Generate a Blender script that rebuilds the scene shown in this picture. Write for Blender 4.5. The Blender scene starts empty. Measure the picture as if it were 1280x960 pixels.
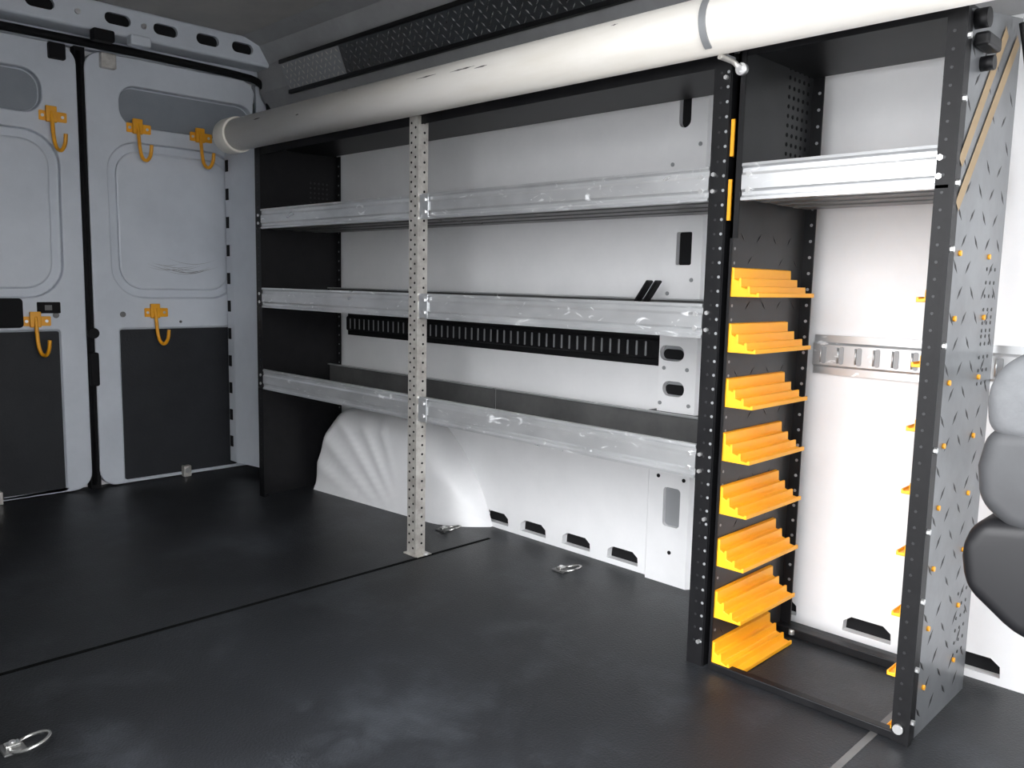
import bpy, bmesh, math, random
from mathutils import Vector, Matrix
random.seed(4)
sc = bpy.context.scene
try:
    sc.view_settings.view_transform = 'Standard'
    sc.view_settings.look = 'None'
except Exception: pass

# ---------------------------------------------------------------- materials
def mat(name, col, rough=0.5, metal=0.0, var=0.0, vscale=8.0, col2=None, bump=0.0, bscale=60.0, stretch=(1,1,1), spec=0.5, detail=6.0, lo=0.35, hi=0.7, rvar=0.0):
    m = bpy.data.materials.new(name); m.use_nodes = True
    nt = m.node_tree; b = nt.nodes['Principled BSDF']
    b.inputs['Base Color'].default_value = (*col, 1)
    b.inputs['Roughness'].default_value = rough
    b.inputs['Metallic'].default_value = metal
    b.inputs['Specular IOR Level'].default_value = spec
    tc = nt.nodes.new('ShaderNodeTexCoord'); mp = nt.nodes.new('ShaderNodeMapping')
    mp.inputs['Scale'].default_value = stretch
    nt.links.new(tc.outputs['Object'], mp.inputs['Vector'])
    if var or col2:
        n = nt.nodes.new('ShaderNodeTexNoise'); n.inputs['Scale'].default_value = vscale
        n.inputs['Detail'].default_value = detail; n.inputs['Roughness'].default_value = 0.65
        nt.links.new(mp.outputs[0], n.inputs['Vector'])
        r = nt.nodes.new('ShaderNodeValToRGB')
        r.color_ramp.elements[0].position = lo; r.color_ramp.elements[1].position = hi
        c2 = col2 if col2 else tuple(max(0, c*(1-var)) for c in col)
        r.color_ramp.elements[0].color = (*col, 1); r.color_ramp.elements[1].color = (*c2, 1)
        nt.links.new(n.outputs['Fac'], r.inputs['Fac'])
        nt.links.new(r.outputs['Color'], b.inputs['Base Color'])
        if rvar:
            mr = nt.nodes.new('ShaderNodeMapRange')
            mr.inputs['To Min'].default_value = rough - rvar; mr.inputs['To Max'].default_value = rough + rvar
            nt.links.new(n.outputs['Fac'], mr.inputs['Value']); nt.links.new(mr.outputs[0], b.inputs['Roughness'])
    if bump:
        n2 = nt.nodes.new('ShaderNodeTexNoise'); n2.inputs['Scale'].default_value = bscale; n2.inputs['Detail'].default_value = 4
        nt.links.new(mp.outputs[0], n2.inputs['Vector'])
        bp = nt.nodes.new('ShaderNodeBump'); bp.inputs['Strength'].default_value = bump; bp.inputs['Distance'].default_value = 0.004
        nt.links.new(n2.outputs['Fac'], bp.inputs['Height']); nt.links.new(bp.outputs[0], b.inputs['Normal'])
    return m

def galv(name, base, dark, light, rough=.30, metal=.75):
    """zinc coated steel: soft cloudy base plus sparse pale scratches"""
    m = mat(name, base, rough, metal, col2=dark, vscale=3, stretch=(1,1,2), lo=.40, hi=.72, detail=3, rvar=.08)
    nt = m.node_tree; b = nt.nodes['Principled BSDF']
    src = b.inputs['Base Color'].links[0].from_socket
    tc = nt.nodes.new('ShaderNodeTexCoord'); mp = nt.nodes.new('ShaderNodeMapping'); mp.inputs['Scale'].default_value = (9,9,22)
    mp.inputs['Rotation'].default_value = (0,.35,0)
    n = nt.nodes.new('ShaderNodeTexNoise'); n.inputs['Scale'].default_value = 1.6; n.inputs['Detail'].default_value = 6; n.inputs['Distortion'].default_value = 2.0
    r = nt.nodes.new('ShaderNodeValToRGB'); r.color_ramp.elements[0].position = .62; r.color_ramp.elements[1].position = .70
    mx = nt.nodes.new('ShaderNodeMix'); mx.data_type = 'RGBA'
    nt.links.new(tc.outputs['Object'], mp.inputs[0]); nt.links.new(mp.outputs[0], n.inputs['Vector']); nt.links.new(n.outputs['Fac'], r.inputs['Fac'])
    nt.links.new(r.outputs['Color'], mx.inputs[0]); nt.links.new(src, mx.inputs[6]); mx.inputs[7].default_value = (*light,1)
    nt.links.new(mx.outputs[2], b.inputs['Base Color'])
    # scuffs are less metallic (chalky)
    mm = nt.nodes.new('ShaderNodeMapRange'); mm.inputs['To Min'].default_value = metal; mm.inputs['To Max'].default_value = metal*.4
    nt.links.new(r.outputs['Color'], mm.inputs['Value']); nt.links.new(mm.outputs[0], b.inputs['Metallic'])
    return m

M_WHITE = mat('white_painted_steel', (.82,.82,.83), .38, 0, col2=(.76,.765,.775), vscale=5)
M_DOOR = mat('door_paint', (.60,.635,.69), .38, 0, col2=(.52,.555,.61), vscale=4)
M_DOORSH = mat('door_recess_shade', (.24,.26,.29), .5, 0, col2=(.20,.22,.25), vscale=4)  # door paint darkened: shade of the top recess put into the colour
M_CEIL = mat('ceiling_liner', (.42,.41,.39), .7, 0, col2=(.36,.35,.34), vscale=6)
M_ROOFSH = mat('roof_side_shade', (.32,.325,.33), .55, 0, col2=(.25,.25,.255), vscale=5)  # white upper wall greyed: falloff of light towards the roof painted in
M_SEAM = mat('seam_dark', (.003,.003,.003), .9, spec=.1)
M_BLACK = mat('black_powder_coat', (.005,.005,.006), .42, 0, col2=(.009,.009,.010), vscale=20, spec=.25)
M_BLACKD = mat('black_matte', (.005,.005,.006), .7, spec=.2)
M_PANEL = mat('door_black_panel', (.017,.019,.023), .6, 0, col2=(.011,.012,.015), vscale=5, bump=.3, bscale=120, spec=.35)
M_GALV = galv('galvanized_steel', (.74,.75,.76), (.52,.53,.54), (.90,.91,.92))
M_GALVD = mat('galvanized_spangle', (.62,.60,.56), .38, .55, col2=(.42,.39,.36), vscale=30, lo=.4, hi=.7)
M_DECK = mat('shelf_deck', (.16,.16,.158), .42, .4, col2=(.10,.10,.10), vscale=6)
M_SLOTL = mat('slot_grey', (.30,.31,.32), .5, .3)
M_GREYM = mat('dark_grey_plate', (.035,.036,.039), .36, .3, col2=(.022,.023,.024), vscale=6)
M_GREYL = mat('grey_treadplate', (.22,.23,.24), .34, .5, col2=(.10,.105,.11), vscale=2.5)
M_DIAM = mat('tread_mark', (.010,.010,.012), .35, .3)
M_OVER = mat('overhead_treadplate', (.075,.08,.085), .28, .8)
M_OVERM = mat('overhead_mark', (.40,.41,.42), .25, .8)
M_YEL = mat('yellow_plastic', (1.0,.47,.016), .40, 0, col2=(.97,.43,.012), vscale=12)
M_YELM = mat('yellow_paint', (.88,.39,.012), .4, 0, col2=(.76,.33,.012), vscale=20)
M_TAN = mat('tan_tape', (.30,.215,.12), .6)
M_PVC = mat('pvc', (.76,.735,.69), .4, 0, col2=(.66,.62,.55), vscale=3, stretch=(.6,3,3), lo=.45, hi=.8, detail=9)
M_PVCC = mat('pvc_cap', (.72,.69,.62), .4, 0, var=.1)
M_SCUFF = mat('scuff', (.10,.095,.09), .7)
M_SCUFFD = mat('door_scuff', (.24,.24,.25), .7)
M_BOLT = mat('zinc_bolt', (.7,.7,.7), .3, .8)
M_RING = mat('chrome_ring', (.6,.6,.58), .25, .9)
M_HOLE = mat('hole_dark', (.008,.008,.009), .8, spec=.2)
M_SEATG = mat('seat_grey', (.11,.115,.12), .7, 0, col2=(.07,.07,.075), vscale=8, bump=.3, bscale=90)
M_SEATD = mat('seat_dark_grey', (.04,.042,.045), .6, 0, col2=(.025,.025,.027), vscale=8)
M_SEATB = mat('seat_black', (.005,.005,.006), .45, spec=.35)
M_GROUND = mat('asphalt', (.24,.24,.24), .9, 0, var=.2)

def floor_mat():
    m = mat('rubber_floor', (.012,.013,.015), .44, 0, col2=(.020,.0225,.027), vscale=1.6, bump=.35, bscale=180, lo=.45, hi=.8, detail=9, rvar=.12, spec=.42)
    nt = m.node_tree; b = nt.nodes['Principled BSDF']; src = b.inputs['Base Color'].links[0].from_socket
    tc = nt.nodes.new('ShaderNodeTexCoord')
    n = nt.nodes.new('ShaderNodeTexNoise'); n.inputs['Scale'].default_value = 3.3; n.inputs['Detail'].default_value = 12; n.inputs['Roughness'].default_value = .75
    r = nt.nodes.new('ShaderNodeValToRGB'); r.color_ramp.elements[0].position = .50; r.color_ramp.elements[1].position = .85
    n3 = nt.nodes.new('ShaderNodeTexNoise'); n3.inputs['Scale'].default_value = 38; n3.inputs['Detail'].default_value = 3
    r3 = nt.nodes.new('ShaderNodeValToRGB'); r3.color_ramp.elements[0].position = .76; r3.color_ramp.elements[1].position = .80
    ad = nt.nodes.new('ShaderNodeMath'); ad.operation = 'ADD'; ad.use_clamp = True
    ml = nt.nodes.new('ShaderNodeMath'); ml.operation = 'MULTIPLY'; ml.inputs[1].default_value = .42
    mx = nt.nodes.new('ShaderNodeMix'); mx.data_type = 'RGBA'; mx.inputs[7].default_value = (.11,.122,.14,1)
    for q in (n,n3): nt.links.new(tc.outputs['Object'], q.inputs['Vector'])
    nt.links.new(n.outputs['Fac'], r.inputs['Fac']); nt.links.new(n3.outputs['Fac'], r3.inputs['Fac'])
    nt.links.new(r.outputs['Color'], ad.inputs[0]); nt.links.new(r3.outputs['Color'], ad.inputs[1]); nt.links.new(ad.outputs[0], ml.inputs[0])
    nt.links.new(ml.outputs[0], mx.inputs[0]); nt.links.new(src, mx.inputs[6]); nt.links.new(mx.outputs[2], b.inputs['Base Color'])
    return m
M_FLOOR = floor_mat()

# ---------------------------------------------------------------- mesh builder
class MB:
    def __init__(s): s.bm = bmesh.new(); s.mats = []
    def mi(s, m):
        if m not in s.mats: s.mats.append(m)
        return s.mats.index(m)
    def face(s, pts, m, smooth=False):
        vs = [s.bm.verts.new(p) for p in pts]
        f = s.bm.faces.new(vs); f.material_index = s.mi(m); f.smooth = smooth; return f
    def box(s, x0,x1,y0,y1,z0,z1, m, bev=0.0, rot=None, piv=None):
        b = bmesh.new(); bmesh.ops.create_cube(b, size=1)
        for v in b.verts:
            v.co = Vector(((x0+x1)/2+v.co.x*(x1-x0), (y0+y1)/2+v.co.y*(y1-y0), (z0+z1)/2+v.co.z*(z1-z0)))
        if bev: bmesh.ops.bevel(b, geom=b.edges[:], offset=bev, segments=3, profile=.5, affect='EDGES')
        if rot is not None:
            bmesh.ops.transform(b, matrix=Matrix.Translation(piv) @ rot @ Matrix.Translation(-Vector(piv)), verts=b.verts[:])
        s.merge(b, m, smooth=False)
    def merge(s, b, m, smooth=False):
        idx = s.mi(m); mp = {}
        for v in b.verts: mp[v] = s.bm.verts.new(v.co)
        for f in b.faces:
            try:
                nf = s.bm.faces.new([mp[v] for v in f.verts]); nf.material_index = idx; nf.smooth = smooth
            except ValueError: pass
        b.free()
    def prism(s, prof, axis, a, b_, m, smooth=False):
        def P(p, t):
            if axis == 'x': return (t, p[0], p[1])
            if axis == 'y': return (p[0], t, p[1])
            return (p[0], p[1], t)
        b = bmesh.new()
        v0 = [b.verts.new(P(p, a)) for p in prof]; v1 = [b.verts.new(P(p, b_)) for p in prof]
        n = len(prof)
        b.faces.new(v0[::-1]); b.faces.new(v1)
        for i in range(n): b.faces.new([v0[i], v0[(i+1)%n], v1[(i+1)%n], v1[i]])
        bmesh.ops.recalc_face_normals(b, faces=b.faces[:])
        s.merge(b, m, smooth)
    def cyl(s, p0, p1, r, m, seg=24, smooth=True, r2=None):
        p0 = Vector(p0); p1 = Vector(p1); d = p1-p0; L = d.length
        b = bmesh.new()
        bmesh.ops.create_cone(b, cap_ends=True, segments=seg, radius1=r, radius2=r if r2 is None else r2, depth=L)
        q = d.to_track_quat('Z', 'Y').to_matrix().to_4x4()
        bmesh.ops.transform(b, matrix=Matrix.Translation((p0+p1)/2) @ q, verts=b.verts[:])
        idx = s.mi(m); mp = {}
        for v in b.verts: mp[v] = s.bm.verts.new(v.co)
        for f in b.faces:
            nf = s.bm.faces.new([mp[v] for v in f.verts]); nf.material_index = idx
            nf.smooth = smooth and len(f.verts) == 4
        b.free()
    def tube(s, pts, r, m, seg=10, closed=False, flat=1.0):
        pts = [Vector(p) for p in pts]; n = len(pts); rings = []
        up = None
        for i, p in enumerate(pts):
            if closed: t = (pts[(i+1)%n]-pts[i-1]).normalized()
            else: t = (pts[min(i+1,n-1)]-pts[max(i-1,0)]).normalized()
            if up is None:
                up = Vector((0,0,1)) if abs(t.z) < .9 else Vector((0,1,0))
            a = t.cross(up).normalized(); c = a.cross(t).normalized(); up = c
            rings.append([s.bm.verts.new(p + a*math.cos(2*math.pi*k/seg)*r + c*math.sin(2*math.pi*k/seg)*r*flat) for k in range(seg)])
        idx = s.mi(m)
        for i in range(n if closed else n-1):
            A = rings[i]; B = rings[(i+1)%n]
            for k in range(seg):
                f = s.bm.faces.new([A[k], A[(k+1)%seg], B[(k+1)%seg], B[k]]); f.material_index = idx; f.smooth = True
        if not closed:
            for R in (rings[0][::-1], rings[-1]):
                f = s.bm.faces.new(R); f.material_index = idx
    def rr(s, axis, at, c, w, h, r, m, th=0.002, seg=6):
        s.prism(rrp(c, w, h, r, seg), axis, at, at+th, m)
    def done(s, name, parent=None, bevel=0, recalc=True):
        if recalc: bmesh.ops.recalc_face_normals(s.bm, faces=s.bm.faces[:])
        me = bpy.data.meshes.new(name); s.bm.to_mesh(me); s.bm.free()
        for m in s.mats: me.materials.append(m)
        o = bpy.data.objects.new(name, me); sc.collection.objects.link(o)
        if parent: o.parent = parent
        if bevel:
            bv = o.modifiers.new('bevel','BEVEL'); bv.width = bevel; bv.segments = 2; bv.limit_method = 'ANGLE'
        return o

def rrp(c, w, h, r, seg=6):
    r = min(r, w/2-1e-5, h/2-1e-5); pts = []
    for cx, cy, a0 in ((w/2-r,h/2-r,0),(-w/2+r,h/2-r,90),(-w/2+r,-h/2+r,180),(w/2-r,-h/2+r,270)):
        for k in range(seg+1):
            a = math.radians(a0+90*k/seg); pts.append((c[0]+cx+r*math.cos(a), c[1]+cy+r*math.sin(a)))
    return pts

def empty(name):
    e = bpy.data.objects.new(name, None); e.empty_display_size = .1; sc.collection.objects.link(e); return e

def cut(o, prisms):
    mb = MB()
    for p in prisms: mb.prism(*p, M_WHITE)
    c = mb.done('cutter_tmp')
    md = o.modifiers.new('b','BOOLEAN'); md.operation = 'DIFFERENCE'; md.solver = 'EXACT'; md.object = c
    dg = bpy.context.evaluated_depsgraph_get(); dg.update()
    me = bpy.data.meshes.new_from_object(o.evaluated_get(dg))
    m0 = o.data.materials[0]
    o.modifiers.remove(md); o.data = me
    bpy.data.objects.remove(c)
    me.name = o.name
    me.materials.clear(); me.materials.append(m0)
    for p in me.polygons: p.material_index = 0
    return o

def smooth_path(pts, it=2):
    pts = [Vector(p) for p in pts]
    for _ in range(it):
        q = [pts[0]]
        for a, b in zip(pts, pts[1:]): q += [a*.75+b*.25, a*.25+b*.75]
        q.append(pts[-1]); pts = q
    return pts

# ================================================================= ROOM SHELL
XR, XF = -3.66, 1.25
YW, YN = 2.10, 0.28
ZC = 1.96
YFp = 1.68

mb = MB(); mb.box(XR-.06, XF, YN-.05, YW+.05, -.05, 0, M_FLOOR)
mb.box(-2.068,-2.056, YN, 1.99, 0, .0015, M_SEAM); mb.box(-.60,-.585, YN, 2.09, 0, .0015, M_DECK)
mb.done('floor')
mb = MB(); mb.box(-12, 12, -12, 12, -.62, -.58, M_GROUND); mb.done('ground')
mb = MB(); mb.box(XR-.06, XF, YN-.02, YW+.1, ZC, ZC+.05, M_CEIL); mb.done('ceiling')

mb = MB(); mb.box(XR-.06, XF, 2.10, 2.2, -.05, ZC, M_WHITE); w = mb.done('wall_driver_side')
slots = []
for x in (-2.14,-1.955,-1.755,-1.56,-1.03,-.78,-.535,-.29,-.05):
    pr = [(x-.062,.018),(x+.062,.018),(x+.060,.045),(x+.040,.060),(x-.040,.060),(x-.060,.045)]
    slots.append((pr,'y',2.05,2.15))
cut(w, slots)
mb = MB()
for p in slots:
    xs = [q[0] for q in p[0]]; mb.box(min(xs)-.01,max(xs)+.01,2.125,2.135,.01,.075,M_HOLE)
mb.done('trim_1')
prof = [(2.099,1.50),(2.085,1.56),(2.05,1.66),(2.00,1.75),(1.985,1.86),(1.94,1.93),(1.86,1.959),(2.099,1.959)]
mb = MB(); mb.prism(prof, 'x', XR+.0, XF, M_ROOFSH); mb.done('trim_2')  # upper wall strip, dimness above the shelves carried by its grey
mb = MB(); mb.box(XR-.06, -1.42, YN-.06, YN, -.05, ZC, M_WHITE); mb.box(-1.42, XF, YN-.06, YN, 1.66, ZC, M_WHITE); mb.done('wall_passenger_side')
mb = MB(); mb.box(XF, XF+.05, YN, YW+.1, -.05, .80, M_WHITE); mb.box(XF, XF+.05, YN, YW+.1, 1.60, ZC, M_WHITE); mb.done('wall_front')
mb = MB(); mb.box(XR-.14, XR-.07, YN-.1, YW+.1, -.05, ZC+.05, M_WHITE); mb.done('rear_light_block')  # unseen slab added behind the doors to stop light leaks
mb = MB()
mb.box(XR-.06, XR-.02, YN, .46, 0, ZC, M_DOOR)
mb.box(XR-.06, XR-.02, 1.99, YW, 0, ZC, M_DOOR)
mb.box(XR-.06, XR-.02, .46, 1.99, 1.80, ZC, M_DOOR)
mb.done('trim_3')

mb = MB(); mb.box(XR-.02, -3.55, YN, 2.06, 1.845, 1.96, M_DOOR, bev=.012); hd = mb.done('header_beam')
hs = []
for y in (.60,.82,1.05,1.33,1.52,1.70,1.86):
    hs.append((rrp((y,1.905),.10,.045,.022),'x',-3.57,-3.50))
cut(hd, hs)
mb = MB()
for h in hs: mb.prism(h[0],'x',-3.569,-3.567,M_HOLE)
for y in (1.18,1.43): mb.cyl((-3.55,y,1.90),(-3.54,y,1.90),.010,M_BOLT,12)
mb.box(-3.55,-3.50,1.22,1.30,1.80,1.845,M_BLACKD,bev=.008); mb.box(-3.55,-3.50,1.36,1.44,1.81,1.85,M_DOOR,bev=.008)
mb.done('header_openings', hd)

mb = MB()
path = [(XR+.015,.46,.0),(XR+.015,.46,1.65),(XR+.015,.50,1.79),(XR+.015,.6,1.815),(XR+.015,1.9,1.815),(XR+.015,2.02,1.79),(XR+.015,2.05,1.66),(XR+.015,2.02,.7),(XR+.015,1.99,.02)]
mb.tube(smooth_path(path,2), .016, M_BLACKD, 10)
mb.done('door_seal')

# ================================================================= REAR DOORS
def door(name, y0, y1, side):
    e = empty(name)
    mb = MB()
    mb.prism(rrp(((y0+y1)/2,.90),y1-y0,1.79,.07),'x',XR-.06,XR,M_DOOR)
    o = mb.done('leaf', e)
    if side > 0: a, b = y0+.115, y1-.13
    else: a, b = y0+.13, y1-.115
    c = (a+b)/2; wd = b-a
    tw = y1-y0-.14
    tc_ = y0+.13+tw/2 if side>0 else y0+.01+tw/2
    def win(g, r):
        pts = rrp((c,1.13),wd+.02+g,.60+g,r,8); out=[]
        for p in pts:
            k = (p[1]-.83)/.6
            out.append((c+(p[0]-c)*(1.0+.02*k), p[1]))
        return out
    cut(o, [(rrp((tc_,1.60),tw,.165,.07,10),'x',XR-.040,XR+.01),
            (win(.05,.13),'x',XR-.026,XR+.01),
            (rrp((c,.345),wd+.03,.66,.012),'x',XR-.012,XR+.01)])
    bv = o.modifiers.new('bevel','BEVEL'); bv.width = .008; bv.segments = 3; bv.limit_method='ANGLE'; bv.angle_limit=math.radians(50)
    mb = MB(); mb.prism(win(-.02,.10),'x',XR-.028,XR-.012,M_DOOR); mb.done('pressed_panel', e, bevel=.012)
    mb = MB(); mb.prism(rrp((tc_,1.60),tw-.012,.153,.064,10),'x',XR-.041,XR-.036,M_DOORSH); mb.done('recess_shade_plate', e)  # added plate, its darker colour stands in for shade in the recess
    mb = MB(); mb.prism(rrp((c,.345),wd+.02,.65,.008),'x',XR-.012,XR-.005,M_PANEL); mb.done('black_panel', e)
    mb = MB()
    for yy in (a,b):
        mb.cyl((XR-.001,yy,.735),(XR+.003,yy,.735),.012,M_DECK,14)
    mb.cyl((XR-.001,c,.70),(XR+.003,c,.70),.006,M_DECK,10)
    mb.box(XR,XR+.03,c-.015,c+.02,.0,.05,M_GALVD,bev=.004); mb.cyl((XR+.03,c,.03),(XR+.035,c,.03),.012,M_BOLT,12)
    mb.done('fittings', e)
    return e
d1 = door('door_1', .47, 1.205, -1)
d2 = door('door_2', 1.235, 1.975, 1)
mb = MB()
for i in range(9):
    z = .955+random.uniform(-.03,.03); ya = 1.45+random.random()*.12; L = random.uniform(.1,.26); sag = random.uniform(.01,.03)
    n = 8; th = random.uniform(.0006,.0016); top = []; bot = []
    for k in range(n+1):
        u = k/n; zz = z - sag*4*u*(1-u); yy = ya+L*u
        if yy > 1.80: break
        w_ = th*math.sin(math.pi*min(max(u,.02),.98))
        top.append((XR-.0115,yy,zz+w_)); bot.append((XR-.0115,yy,zz-w_))
    if len(top) > 2: mb.face(top+bot[::-1], M_SCUFFD)
mb.done('scuff_marks', d2)
mb = MB()
mb.rr('x',XR,(.90,.745),.14,.115,.015,M_BLACKD,.012)
mb.rr('x',XR,(1.065,.765),.085,.045,.004,M_BLACKD,.004); mb.box(XR+.003,XR+.008,1.05,1.075,.755,.775,M_DECK)
mb.done('latch_plate', d1)
mb = MB()
mb.box(XR,XR+.03,1.205,1.24,.44,.58,M_BLACKD,bev=.008); mb.cyl((XR+.01,1.222,.66),(XR+.03,1.222,.66),.022,M_BLACKD,14)
mb.box(XR-.05,XR-.006,1.2,1.24,.0,1.8,M_BLACKD)
mb.tube([(XR+.0,1.213,.02),(XR+.0,1.213,1.78)],.010,M_BLACKD,8)
mb.box(XR,XR+.03,1.10,1.16,1.73,1.79,M_BLACKD,bev=.006); mb.box(XR,XR+.03,1.29,1.35,1.73,1.79,M_GALVD,bev=.006)
mb.done('center_latch', d2)

def hook(y, z):
    mb = MB(); x = XR
    mb.rr('x',x+.001,(y,z+.012),.10,.038,.004,M_YELM,.004)
    mb.box(x+.005,x+.018,y-.028,y+.012,z-.012,z+.050,M_YELM,bev=.003)
    pts = [(x+.012,y-.008,z+.03),(x+.022,y-.008,z-.02),(x+.026,y-.006,z-.08),(x+.034,y+.0,z-.115),(x+.058,y+.01,z-.125),(x+.078,y+.018,z-.10),(x+.082,y+.02,z-.06)]
    mb.tube(smooth_path(pts,2), .0075, M_YELM, 8)
    for dy in (-.038,.034): mb.cyl((x+.005,y+dy,z+.012),(x+.008,y+dy,z+.012),.006,M_BOLT,10)
    mb.done('hanging_hook')
for y,z in ((1.11,1.50),(1.44,1.50),(1.71,1.50),(1.02,.70),(1.49,.73)): hook(y,z)

mb = MB()
mb.prism([(-3.62,1.80),(-3.56,1.80),(-3.36,1.83),(-3.34,2.095),(-3.635,2.095)],'z',.05,1.46,M_DOOR)
for i in range(11):
    z = .12+i*.125; mb.box(-3.612,-3.588,1.797,1.801,z,z+.05,M_HOLE)
mb.done('corner_pillar')

def treads(mb, plane, at, u0,u1,v0,v1, su, sv, L, W, m, h=.0012, keep=1.0, out=1):
    i = 0; v = v0
    while v < v1:
        u = u0 + (su/2 if i % 2 else 0); j = 0
        while u < u1:
            if random.random() < keep:
                a = math.radians(45 if (i+j)%2 else -45)
                c, s_ = math.cos(a), math.sin(a)
                q = [(L/2,0),(0,W/2),(-L/2,0),(0,-W/2)]
                P = [(u+p[0]*c-p[1]*s_, v+p[0]*s_+p[1]*c) for p in q]
                if plane == 'x': base = [(at,p[0],p[1]) for p in P]; top = (at+h*out,u,v)
                else: base = [(p[0],at(p[1]) if callable(at) else at,p[1]) for p in P]; top = (u,(at(v) if callable(at) else at)+h*out,v)
                for k in range(4): mb.face([base[k],base[(k+1)%4],top],m)
            u += su; j += 1
        v += sv; i += 1

# overhead diamond plate strip
mb = MB()
A, B = (2.000,1.725), (1.955,1.835)
mb.prism([A,(A[0]+.01,A[1]),(B[0]+.01,B[1]),B],'x',-2.95,XF-.1,M_OVER)
f = lambda z: A[0]+(B[0]-A[0])*(z-A[1])/(B[1]-A[1])-.0005
treads(mb,'y',f,-2.93,-.3,1.738,1.83,.034,.020,.024,.007,M_OVERM,out=-1,h=.003)
mb.prism([(A[0]-.004,A[1]-.012),(A[0]+.01,A[1]-.012),(A[0]+.01,A[1]+.004),(A[0]-.004,A[1]+.004)],'x',-3.4,XF-.1,M_BLACK)
mb.prism([(B[0]-.006,B[1]-.004),(B[0]+.01,B[1]-.004),(B[0]+.01,B[1]+.012),(B[0]-.006,B[1]+.012)],'x',-3.4,XF-.1,M_BLACK)
mb.prism([A,(A[0]+.01,A[1]),(B[0]+.01,B[1]),B],'x',-3.4,-2.955,M_SLOTL)
treads(mb,'y',f,-3.38,-2.97,1.738,1.83,.034,.020,.024,.007,M_GALVD,out=-1,h=.002)
mb.done('overhead_tread_plate')

# ================================================================= WHEEL WELL
def wheel():
    b = bmesh.new(); nx, nr = 90, 26
    x0, x1 = -3.07, -2.16
    def top(t):
        if t < .20: return .37*max(0,1-((.20-t)/.20)**2)**.42
        if t < .62: return .37
        u = (t-.62)/.38
        return .37*max(0,1-u**1.6)**.8
    grid = []
    for i in range(nx+1):
        t = i/nx
        x = x0+(x1-x0)*t; H = max(top(t),.001); row = []
        yf = 1.90 + .07*t + .12*max(0,(t-.78)/.22)**2
        R = min(.09, H*.6)
        for j in range(nr+1):
            u = j/nr
            if u < .5:
                z = (H-R)*u/.5; y = yf+.012*(u/.5)
            elif u < .8:
                a = (u-.5)/.3*math.pi/2; z = H-R+R*math.sin(a); y = yf+.012+R*(1-math.cos(a))
            else:
                z = H; y = yf+.012+R+(2.10-yf-R-.012)*(u-.8)/.2
            y = min(y, 2.0995)
            if t < .6 and u < .85 and t > .01:
                ang = math.atan2(z+.14, -(x+2.42))
                rib = math.sin(ang*34+1.0)
                y -= .007*max(0,rib)**.5*min(1,u*6)*min(1,(.6-t)*8)*min(1,(.85-u)*6)
            row.append(b.verts.new((x,y,max(z,0))))
        grid.append(row)
    for i in range(nx):
        for j in range(nr):
            b.faces.new([grid[i][j],grid[i+1][j],grid[i+1][j+1],grid[i][j+1]])
    mb = MB(); mb.merge(b, M_WHITE, smooth=True)
    mb.done('wheel_well')
wheel()

# ================================================================= WALL DETAIL
mb = MB()
mb.prism([(-1.44,2.10),(-1.43,2.07),(-1.30,2.07),(-1.285,2.10)],'z',.53,1.50,M_WHITE); pil = mb.done('body_pillar')
holes = [(rrp((-1.36,1.01),.052,.095,.006),'y',2.0,2.095),(rrp((-1.385,.705),.085,.045,.022),'y',2.0,2.095),(rrp((-1.375,.60),.075,.045,.022),'y',2.0,2.095),(rrp((-1.375,1.40),.04,.10,.02),'y',2.0,2.095)]
cut(pil, holes)
mb = MB()
for h in holes[:1]+holes[3:]: mb.prism(h[0],'y',2.088,2.09,M_HOLE)
for h in holes[1:3]:
    mb.prism(h[0],'y',2.088,2.09,M_SLOTL)
    cx = sum(p[0] for p in h[0])/len(h[0]); cz = sum(p[1] for p in h[0])/len(h[0])
    mb.prism(rrp((cx-.004,cz-.004),.07,.03,.015),'y',2.086,2.088,M_HOLE)
mb.box(-1.455,-1.28,2.06,2.10,.517,.53,M_BLACK)
for dx,dz in ((-1.41,.77),(-1.33,.77),(-1.41,.66),(-1.33,.66),(-1.42,.555),(-1.32,.555),(-1.41,.88),(-1.33,.92),(-1.40,1.12),(-1.32,1.30),(-1.41,1.25)):
    mb.cyl((dx,2.07,dz),(dx,2.068,dz),.006,M_SLOTL,12)
mb.done('pillar_openings', pil)
mb = MB(); mb.prism([(-1.47,2.10),(-1.455,2.08),(-1.31,2.08),(-1.295,2.10)],'z',0.0,.46,M_WHITE); p2 = mb.done('lower_body_pillar')
cut(p2, [(rrp((-1.37,.24),.06,.12,.012),'y',2.0,2.095)])
mb = MB(); mb.prism(rrp((-1.37,.24),.06,.12,.012),'y',2.0935,2.0945,M_SLOTL)
for dx,dz in ((-1.42,.33),(-1.33,.33),(-1.37,.10)): mb.cyl((dx,2.08,dz),(dx,2.078,dz),.006,M_HOLE,12)
mb.done('lower_pillar_openings', p2)

def track(name, x0, x1, zc, h, mbody, mslot, pitch=.04, sw=.014):
    mb = MB()
    hh = h/2
    mb.prism([(2.10,zc-hh),(2.088,zc-hh),(2.088,zc-hh+.018),(2.08,zc-hh+.024),(2.08,zc+hh-.024),(2.088,zc+hh-.018),(2.088,zc+hh),(2.10,zc+hh)],'x',x0,x1,mbody)
    x = x0+.03
    while x < x1-.02:
        mb.rr('y',2.0785,(x,zc),sw,h-.055,.005,mslot,.002)
        mb.tube([(x-sw*.75,2.079,zc-hh+.03),(x-sw*.75,2.079,zc+hh-.03)],.0025,mbody,6)
        x += pitch
    return mb.done(name)
track('logistic_track', -3.08, -1.44, .712, .10, M_BLACK, M_SLOTL, .034, .007)
track('logistic_track', -.96, -.15, .735, .10, M_GALV, M_SLOTL, .045, .012)

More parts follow.
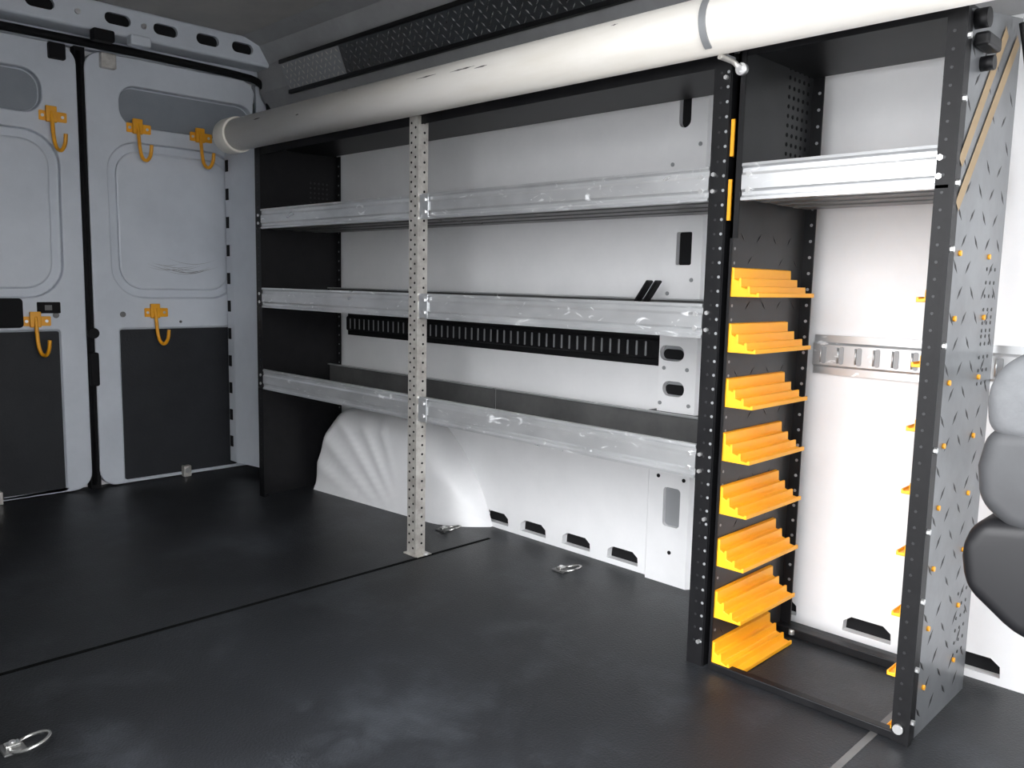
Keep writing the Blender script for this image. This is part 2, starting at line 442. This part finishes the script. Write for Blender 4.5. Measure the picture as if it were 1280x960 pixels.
# ================================================================= SHELVING UNIT
SH = empty('shelving_unit')
def upright_holes(mb, x, y, z0, z1, step, r, m, axis='y', out=-1):
    z = z0
    while z < z1:
        if axis == 'y': mb.cyl((x,y,z),(x,y+out*.0008,z),r,m,8)
        else: mb.cyl((x,y,z),(x+out*.0008,y,z),r,m,8)
        z += step

def tray(name, x0, x1, z0, z1, yb, parent, deck=M_DECK):
    mb = MB(); y = YFp
    pr = [(y+.012,z1-.004),(y+.012,z1),(y-.002,z1),(y-.003,z1-.006),(y+.002,z1-.011),(y+.002,z1-.020),(y-.002,z1-.026),(y-.002,z0+.024),(y+.003,z0+.018),(y+.003,z0+.011),(y-.003,z0+.006),(y-.003,z0),(y+.02,z0),
          (y+.02,z0+.003),(y+.008,z0+.004),(y+.008,z1-.004)]
    mb.prism(pr,'x',x0,x1,M_GALV)
    mb.box(x0,x1,y+.007,yb,z0+.004,z0+.008,deck)
    mb.box(x0,x1,yb-.003,yb,z0+.004,z1+.005,deck)
    mb.box(x0,x1,yb-.014,yb-.003,z1,z1+.005,M_GALV)
    for k in range(3):
        yy = y+.08+k*(yb-y-.16)/2; mb.box(x0+.01,x1-.01,yy-.015,yy+.015,z0+.001,z0+.004,deck)
    for xx in (x0+.018,x1-.018):
        for zz in (z0+.022,z1-.024): mb.cyl((xx,y-.001,zz),(xx,y-.006,zz),.006,M_BOLT,6,smooth=False)
    return mb.done(name, parent)
levels = ((1.095,1.172),(.783,.862),(.452,.532))
for i,(a,b) in enumerate(levels):
    tray(f'shelf_{i+1}_rear_bay', -3.115,-2.075,a,b,2.02,SH)
    tray(f'shelf_{i+1}_front_bay', -2.07,-1.045,a,b,2.02,SH)

mb = MB(); xo = -.012
mb.prism([(-2.114+xo,1.672),(-2.070+xo,1.672),(-2.070+xo,1.712),(-2.073+xo,1.712),(-2.073+xo,1.675),(-2.114+xo,1.675)],'z',0.004,1.41,M_GALVD)
upright_holes(mb,-2.103+xo,1.672,.04,1.40,.030,.0040,M_HOLE)
upright_holes(mb,-2.083+xo,1.672,.025,1.40,.0300,.0040,M_HOLE)
upright_holes(mb,-2.070+xo,1.697,.04,1.40,.030,.004,M_HOLE,'x',1)
mb.box(-2.125+xo,-2.05+xo,1.665,1.725,0,.004,M_GALVD); mb.cyl((-2.062,1.70,.004),(-2.062,1.70,.010),.008,M_BOLT,10)
mb.done('middle_post', SH)
mb = MB()
for a,b in levels:
    mb.box(-2.075,-2.035,1.674,1.6765,a+.004,b-.004,M_GALV)
    for zz in (a+.02,b-.02): mb.cyl((-2.050,1.6745,zz),(-2.050,1.669,zz),.007,M_BOLT,6,smooth=False)
mb.done('splice_plates', SH)

def end_panel(x, m, inward, flange=.04, th=.003, mf=M_BLACK, yb=2.065, side_strip=True, hole_x=.55, holes=True):
    mb = MB()
    prof = [(1.68,.0),(1.68,1.41),(2.03,1.47),(yb,1.42),(yb,.0)]
    mb.prism(prof,'x',x-th/2,x+th/2,m)
    x2 = x+inward*flange
    mb.box(min(x,x2),max(x,x2),1.677,1.681,0,1.41,mf)
    mb.box(min(x,x2),max(x,x2),1.681,1.70,0,.004,mf)
    mb.box(min(x,x+inward*.03),max(x,x+inward*.03),yb-.004,yb,0.02,1.42,mf)
    if holes: upright_holes(mb,x+inward*flange*hole_x,1.677,.06,1.38,.032,.0028,M_GREYM)
    if side_strip:
        mb.box(x-.005+inward*.003,x+.005+inward*.003,1.681,1.715,0,1.41,mf)
    upright_holes(mb,x+inward*.02,yb-.004,.10,1.40,.04,.004,M_SLOTL)
    return mb
mb = end_panel(-3.12,M_BLACK,1,yb=2.06)
for r_ in range(8):
    for c_ in range(5):
        mb.cyl((-3.1184,1.93+c_*.02,1.30-r_*.02),(-3.1178,1.93+c_*.02,1.30-r_*.02),.0045,M_GREYM,8)
mb.done('rear_end_panel', SH)
mb = end_panel(-1.0,M_BLACK,-1,flange=.042)
upright_holes(mb,-1.006,1.677,.06,1.38,.032,.0035,M_SLOTL)
mb.done('front_end_panel', SH)
mb = MB()
for a,b in levels:
    for zz in (a+.02,b-.02): mb.cyl((-1.03,1.677,zz),(-1.03,1.670,zz),.005,M_BOLT,6,smooth=False)
for z in (.06,.36,1.36): mb.cyl((-1.01,1.677,z),(-1.01,1.670,z),.005,M_BOLT,6,smooth=False)
mb.done('panel_bolts', SH)
mb = MB()
mb.box(-3.12,-1.0,1.685,2.03,1.418,1.424,M_BLACK); mb.box(-3.12,-1.0,1.683,1.687,1.385,1.45,M_BLACK); mb.box(-3.12,-1.0,2.027,2.031,1.418,1.45,M_BLACK)
mb.done('top_deck', SH)
mb = MB()
for dx in (0,.03):
    mb.box(-1.47+dx,-1.462+dx,1.98,2.01,.80,.93,M_BLACK,bev=.003,rot=Matrix.Rotation(math.radians(35),4,'Y'),piv=(-1.465+dx,1.99,.85))
mb.done('divider_clip', SH)

# ================================================================= PARTS BIN RACK
PB = empty('bin_rack')
XL, XRt = -.982, -.530
mb = end_panel(XL,M_GREYM,1,flange=.006,yb=2.035,side_strip=False,holes=False)
treads(mb,'x',XL+.0016,1.73,2.02,.08,1.06,.075,.052,.030,.007,M_DIAM,out=1,keep=.95)
# folded return of the panel (above the rails it doubles as the corner angle)
mb.box(XL,XL+.018,1.677,1.681,1.01,1.41,M_BLACK)
upright_holes(mb,XL+.0016,1.697,.06,1.38,.032,.0035,M_SLOTL,'x',1)
for r_ in range(14):
    for c_ in range(5):
        mb.cyl((XL+.0016,1.91+c_*.024,1.42-r_*.022),(XL+.0024,1.91+c_*.024,1.42-r_*.022),.005,M_HOLE,8)
mb.done('left_side_panel', PB)
mb = end_panel(XRt,M_GREYL,-1,flange=.030,yb=2.025)
treads(mb,'x',XRt+.0016,1.73,2.01,.05,1.38,.075,.050,.040,.010,M_DIAM,out=1,keep=.92)
for z0 in (.95,.85,.25):
    for r_ in range(6):
        for c_ in range(3):
            mb.cyl((XRt+.0016,1.93+c_*.028,z0-r_*.028),(XRt+.0024,1.93+c_*.028,z0-r_*.028),.004,M_DIAM,8)
mb.box(XRt-.002,XRt+.006,1.672,1.690,0,1.41,M_BLACK)
for z in [.10+.125*k for k in range(8)]:
    for yy in (1.745,1.93): mb.cyl((XRt+.001,yy,z),(XRt+.006,yy,z),.0055,M_YELM,8)
for z in (.05,.16,.30,.44,.60,.80,.98,1.10,1.25,1.36): mb.cyl((XRt+.006,1.681,z),(XRt+.012,1.681,z),.006,M_BOLT,6,smooth=False)
mb.cyl((XRt-.015,1.677,.03),(XRt-.015,1.668,.03),.010,M_BOLT,12)
def stripe(ya,za,yb_,zb,w_):
    d = Vector((0,yb_-ya,zb-za)).normalized(); n = Vector((0,-d.z,d.y))*w_/2
    a = Vector((XRt+.0035,ya,za)); b = Vector((XRt+.0035,yb_,zb))
    mb.face([a-n,b-n,b+n,a+n],M_TAN)
stripe(1.705,1.06,2.0,1.42,.026); stripe(1.705,1.14,1.92,1.42,.026)
mb.done('right_side_panel', PB)
mb = MB()
mb.box(-.997,-.9965,1.683,1.75,1.05,1.14,M_YELM); mb.box(-.997,-.9965,1.683,1.75,1.19,1.27,M_YELM)
mb.box(-.996,-.988,1.682,1.686,1.05,1.14,M_YELM); mb.box(-.996,-.988,1.682,1.686,1.19,1.27,M_YELM)
mb.done('yellow_labels', PB)
tray('upper_shelf', XL+.020, XRt-.006, 1.092,1.172,2.0,PB)
mb = MB()
mb.box(XL,XRt,1.685,2.03,1.418,1.424,M_BLACK); mb.box(XL,XRt,1.683,1.687,1.40,1.45,M_BLACK)
mb.done('top_deck', PB)
mb = MB()
mb.box(XL,XRt,1.678,1.700,0,.018,M_BLACK); mb.box(XL+.003,XRt-.003,2.0,2.03,0,.022,M_BLACK)
mb.box(XL+.003,XL+.03,1.70,2.03,0,.006,M_BLACK); mb.box(XRt-.03,XRt-.003,1.70,2.03,0,.006,M_BLACK)
for x,y in ((XL+.05,2.0),(XRt-.03,1.71)): mb.cyl((x,y,.006),(x,y,.02),.008,M_BOLT,8)
mb.done('base_frame', PB, bevel=.002)
def rail(x, s, z, y0, y1, name, k=1.0):
    mb = MB()
    # moulded stepped bin rail: three solid steps with small raised lips
    pr = [(0,0),(.072,0),(.072,.010),(.067,.010),(.065,.006),(.050,.008),(.049,.024),(.044,.024),(.042,.018),(.028,.022),(.027,.042),(.022,.042),(.020,.036),(.010,.040),(.009,.064),(0,.066)]
    P = [(x+s*k*p[0], z+p[1]) for p in pr]
    mb.prism(P,'y',y0,y1,M_YEL)
    mb.done(name, PB, bevel=.0012)
for i in range(8):
    z = .002+i*.1255
    rail(XL+.002, 1, z, 1.683, 1.955, f'left_bin_rail_{i+1}')
    rail(XRt-.002, -1, z, 1.688, 1.955, f'right_bin_rail_{i+1}', .68)

# ================================================================= PVC TUBE
PC = (1.613,1.455); r = .0605
TB = empty('pvc_pipe_carrier')
mb = MB()
mb.cyl((-3.17,PC[0],PC[1]),(-.30,PC[0],PC[1]),r,M_PVC,64)
mb.done('tube', TB)
mb = MB(); mb.cyl((-3.20,PC[0],PC[1]),(-3.12,PC[0],PC[1]),r+.008,M_PVCC,64); mb.cyl((-3.215,PC[0],PC[1]),(-3.20,PC[0],PC[1]),r+.002,M_PVCC,64,r2=r+.008)
mb.done('end_cap', TB, bevel=.002)
mb = MB()
for x0,L,an in ((-1.95,.09,200),(-1.80,.10,196),(-1.70,.05,190),(-2.35,.03,230),(-2.9,.05,200),(-1.5,.03,240),(-2.6,.02,180),(-1.25,.02,215),(-.75,.08,175)):
    a = math.radians(an); top=[];bot=[]
    for k in range(7):
        u = k/6; wv = .0018*math.sin(math.pi*min(max(u,.05),.95))*random.uniform(.6,1.6)
        for sgn,lst in ((1,top),(-1,bot)):
            aa = a+sgn*wv/r+.02*u; lst.append((x0+L*u,PC[0]+(r+.0006)*math.cos(aa),PC[1]-(r+.0006)*math.sin(aa)))
    mb.face(top+bot[::-1],M_SCUFF)
mb.done('scuffs', TB)
mb = MB()
def band(xc):
    segs = 48; wd = .008
    ring=[]
    for k in range(segs+1):
        a = math.radians(-60+ (300)*k/segs)
        ring.append((math.cos(a),math.sin(a)))
    for (c0,s0),(c1,s1) in zip(ring,ring[1:]):
        ra,rb_ = r+.001,r+.004
        p=[(xc-wd,PC[0]+rb_*c0,PC[1]+rb_*s0),(xc+wd,PC[0]+rb_*c0,PC[1]+rb_*s0),(xc+wd,PC[0]+rb_*c1,PC[1]+rb_*s1),(xc-wd,PC[0]+rb_*c1,PC[1]+rb_*s1)]
        mb.face(p,M_SLOTL,True)
        for xx in (xc-wd,xc+wd):
            mb.face([(xx,PC[0]+ra*c0,PC[1]+ra*s0),(xx,PC[0]+rb_*c0,PC[1]+rb_*s0),(xx,PC[0]+rb_*c1,PC[1]+rb_*s1),(xx,PC[0]+ra*c1,PC[1]+ra*s1)],M_SLOTL)
band(-1.0)
mb.box(-1.010,-.990,PC[0]+.028,1.676,PC[1]-.062,PC[1]-.056,M_SLOTL)
mb.tube(smooth_path([(-.992,PC[0]+.0,PC[1]-.066),(-.982,1.655,1.385),(-.972,1.660,1.372)],2),.006,M_GALVD,8)
mb.cyl((-.970,1.676,1.370),(-.970,1.664,1.370),.013,M_BOLT,16)
mb.cyl((-.970,1.664,1.370),(-.970,1.654,1.370),.008,M_BOLT,6,smooth=False)
mb.done('clamp_band', TB, recalc=False)

# ================================================================= FLOOR RINGS
def dring(x,y,ang,big=1.0):
    mb = MB()
    mb.box(x-.022*big,x+.022*big,y-.018*big,y+.018*big,0,.005,M_DECK,bev=.002)
    mb.box(x-.010,x+.010,y-.014,y+.014,.004,.014,M_RING,bev=.003)
    mb.cyl((x,y,.014),(x,y,.017),.006,M_BOLT,8)
    c = Vector((x+math.cos(ang)*.030*big,y+math.sin(ang)*.030*big,.012)); pts=[]
    for k in range(28):
        a = 2*math.pi*k/28; pts.append((c.x+.03*big*math.cos(a),c.y+.03*big*math.sin(a),.014+.009*math.cos(a-ang)))
    mb.tube(pts,.0035,M_RING,8,closed=True)
    mb.done('floor_tie_down_ring')
dring(-1.71,.40,0.9,1.1); dring(-2.24,1.93,.3,1.1); dring(-1.67,1.93,.2,1.1)

# ================================================================= RIGHT SIDE GEAR
mb = MB()
mb.box(-.475,-.42,2.05,2.078,.70,.765,M_BLACK,bev=.008)
mb.tube(smooth_path([(-.45,2.05,.73),(-.455,2.03,.66),(-.46,2.03,.58),(-.47,2.035,.50)],2),.008,M_BLACK,8,flat=.5)
mb.cyl((-.44,2.05,.74),(-.44,2.03,.74),.008,M_BOLT,8); mb.box(-.50,-.40,2.045,2.055,.735,.75,M_GALV)
mb.done('strap_buckle')
mb = MB()
mb.box(-.527,-.50,1.72,1.80,1.35,1.375,M_BLACK,bev=.006); mb.cyl((-.528,1.73,1.40),(-.505,1.73,1.40),.018,M_BLACK,14); mb.cyl((-.528,1.78,1.33),(-.505,1.78,1.33),.014,M_BLACK,14)
mb.tube(smooth_path([(-.51,1.98,1.46),(-.50,2.0,1.40),(-.50,1.99,1.34),(-.50,1.96,1.38),(-.51,1.95,1.44)],2),.006,M_BLACK,8)
mb.done('wiring_clip', PB)

def seat():
    e = empty('driver_seat')
    def lobe(name, prof, y0, y1, m, bev):
        mb = MB(); mb.prism(prof,'y',y0,y1,m); o = mb.done(name,e)
        b = o.modifiers.new('b','BEVEL'); b.width = bev; b.segments = 6; b.limit_method='ANGLE'; b.angle_limit=math.radians(25)
        for p in o.data.polygons: p.use_smooth = True
    lobe('backrest',[(-.19,.85),(-.245,.835),(-.268,.80),(-.262,.745),(-.12,.73),(.02,.74),(.02,.86)],1.0,1.46,M_SEATG,.02)
    lobe('side_cushion',[(-.20,.76),(-.262,.755),(-.270,.71),(-.266,.67),(-.235,.645),(-.12,.63),(.02,.64),(.02,.76)],1.0,1.46,M_SEATD,.02)
    lobe('bolster',[(-.20,.66),(-.262,.652),(-.280,.62),(-.272,.57),(-.22,.53),(-.08,.50),(.0,.52),(.0,.68)],1.0,1.46,M_SEATB,.025)
    mb = MB(); mb.box(-.12,.0,1.05,1.42,.42,.60,M_SEATB,bev=.03); mb.box(-.12,.40,1.0,1.46,.30,.44,M_SEATG,bev=.04); mb.box(-.05,.35,1.08,1.38,0,.30,M_SEATB,bev=.02)
    mb.done('seat_base', e)
seat()

# ================================================================= LIGHT: overcast sky, brighter overhead
w = bpy.data.worlds.new('world'); sc.world = w; w.use_nodes = True
nt = w.node_tree; bg = nt.nodes['Background']
tc = nt.nodes.new('ShaderNodeTexCoord'); sp = nt.nodes.new('ShaderNodeSeparateXYZ'); mr = nt.nodes.new('ShaderNodeMapRange')
mr.inputs['From Min'].default_value = -.05; mr.inputs['From Max'].default_value = .8; mr.inputs['To Min'].default_value = 5.6; mr.inputs['To Max'].default_value = 14.0
nt.links.new(tc.outputs['Generated'], sp.inputs[0]); nt.links.new(sp.outputs['Z'], mr.inputs['Value']); nt.links.new(mr.outputs[0], bg.inputs['Strength'])
bg.inputs['Color'].default_value = (.97,.98,1.0,1)

# ================================================================= CAMERA
cam = bpy.data.cameras.new('cam'); co = bpy.data.objects.new('camera', cam); sc.collection.objects.link(co)
cam.sensor_width = 36; cam.lens = 1040/1280*36; cam.clip_start = .02
right = Vector((.7096,.70431,.02084)); down = Vector((.0993,-.07066,-.99254)); fwd = Vector((-.6976,.70638,-.12007))
Rm = Matrix((right, -down, -fwd)).transposed()
co.matrix_world = Matrix.Translation((0,0,.9)) @ Rm.to_4x4()
sc.camera = co
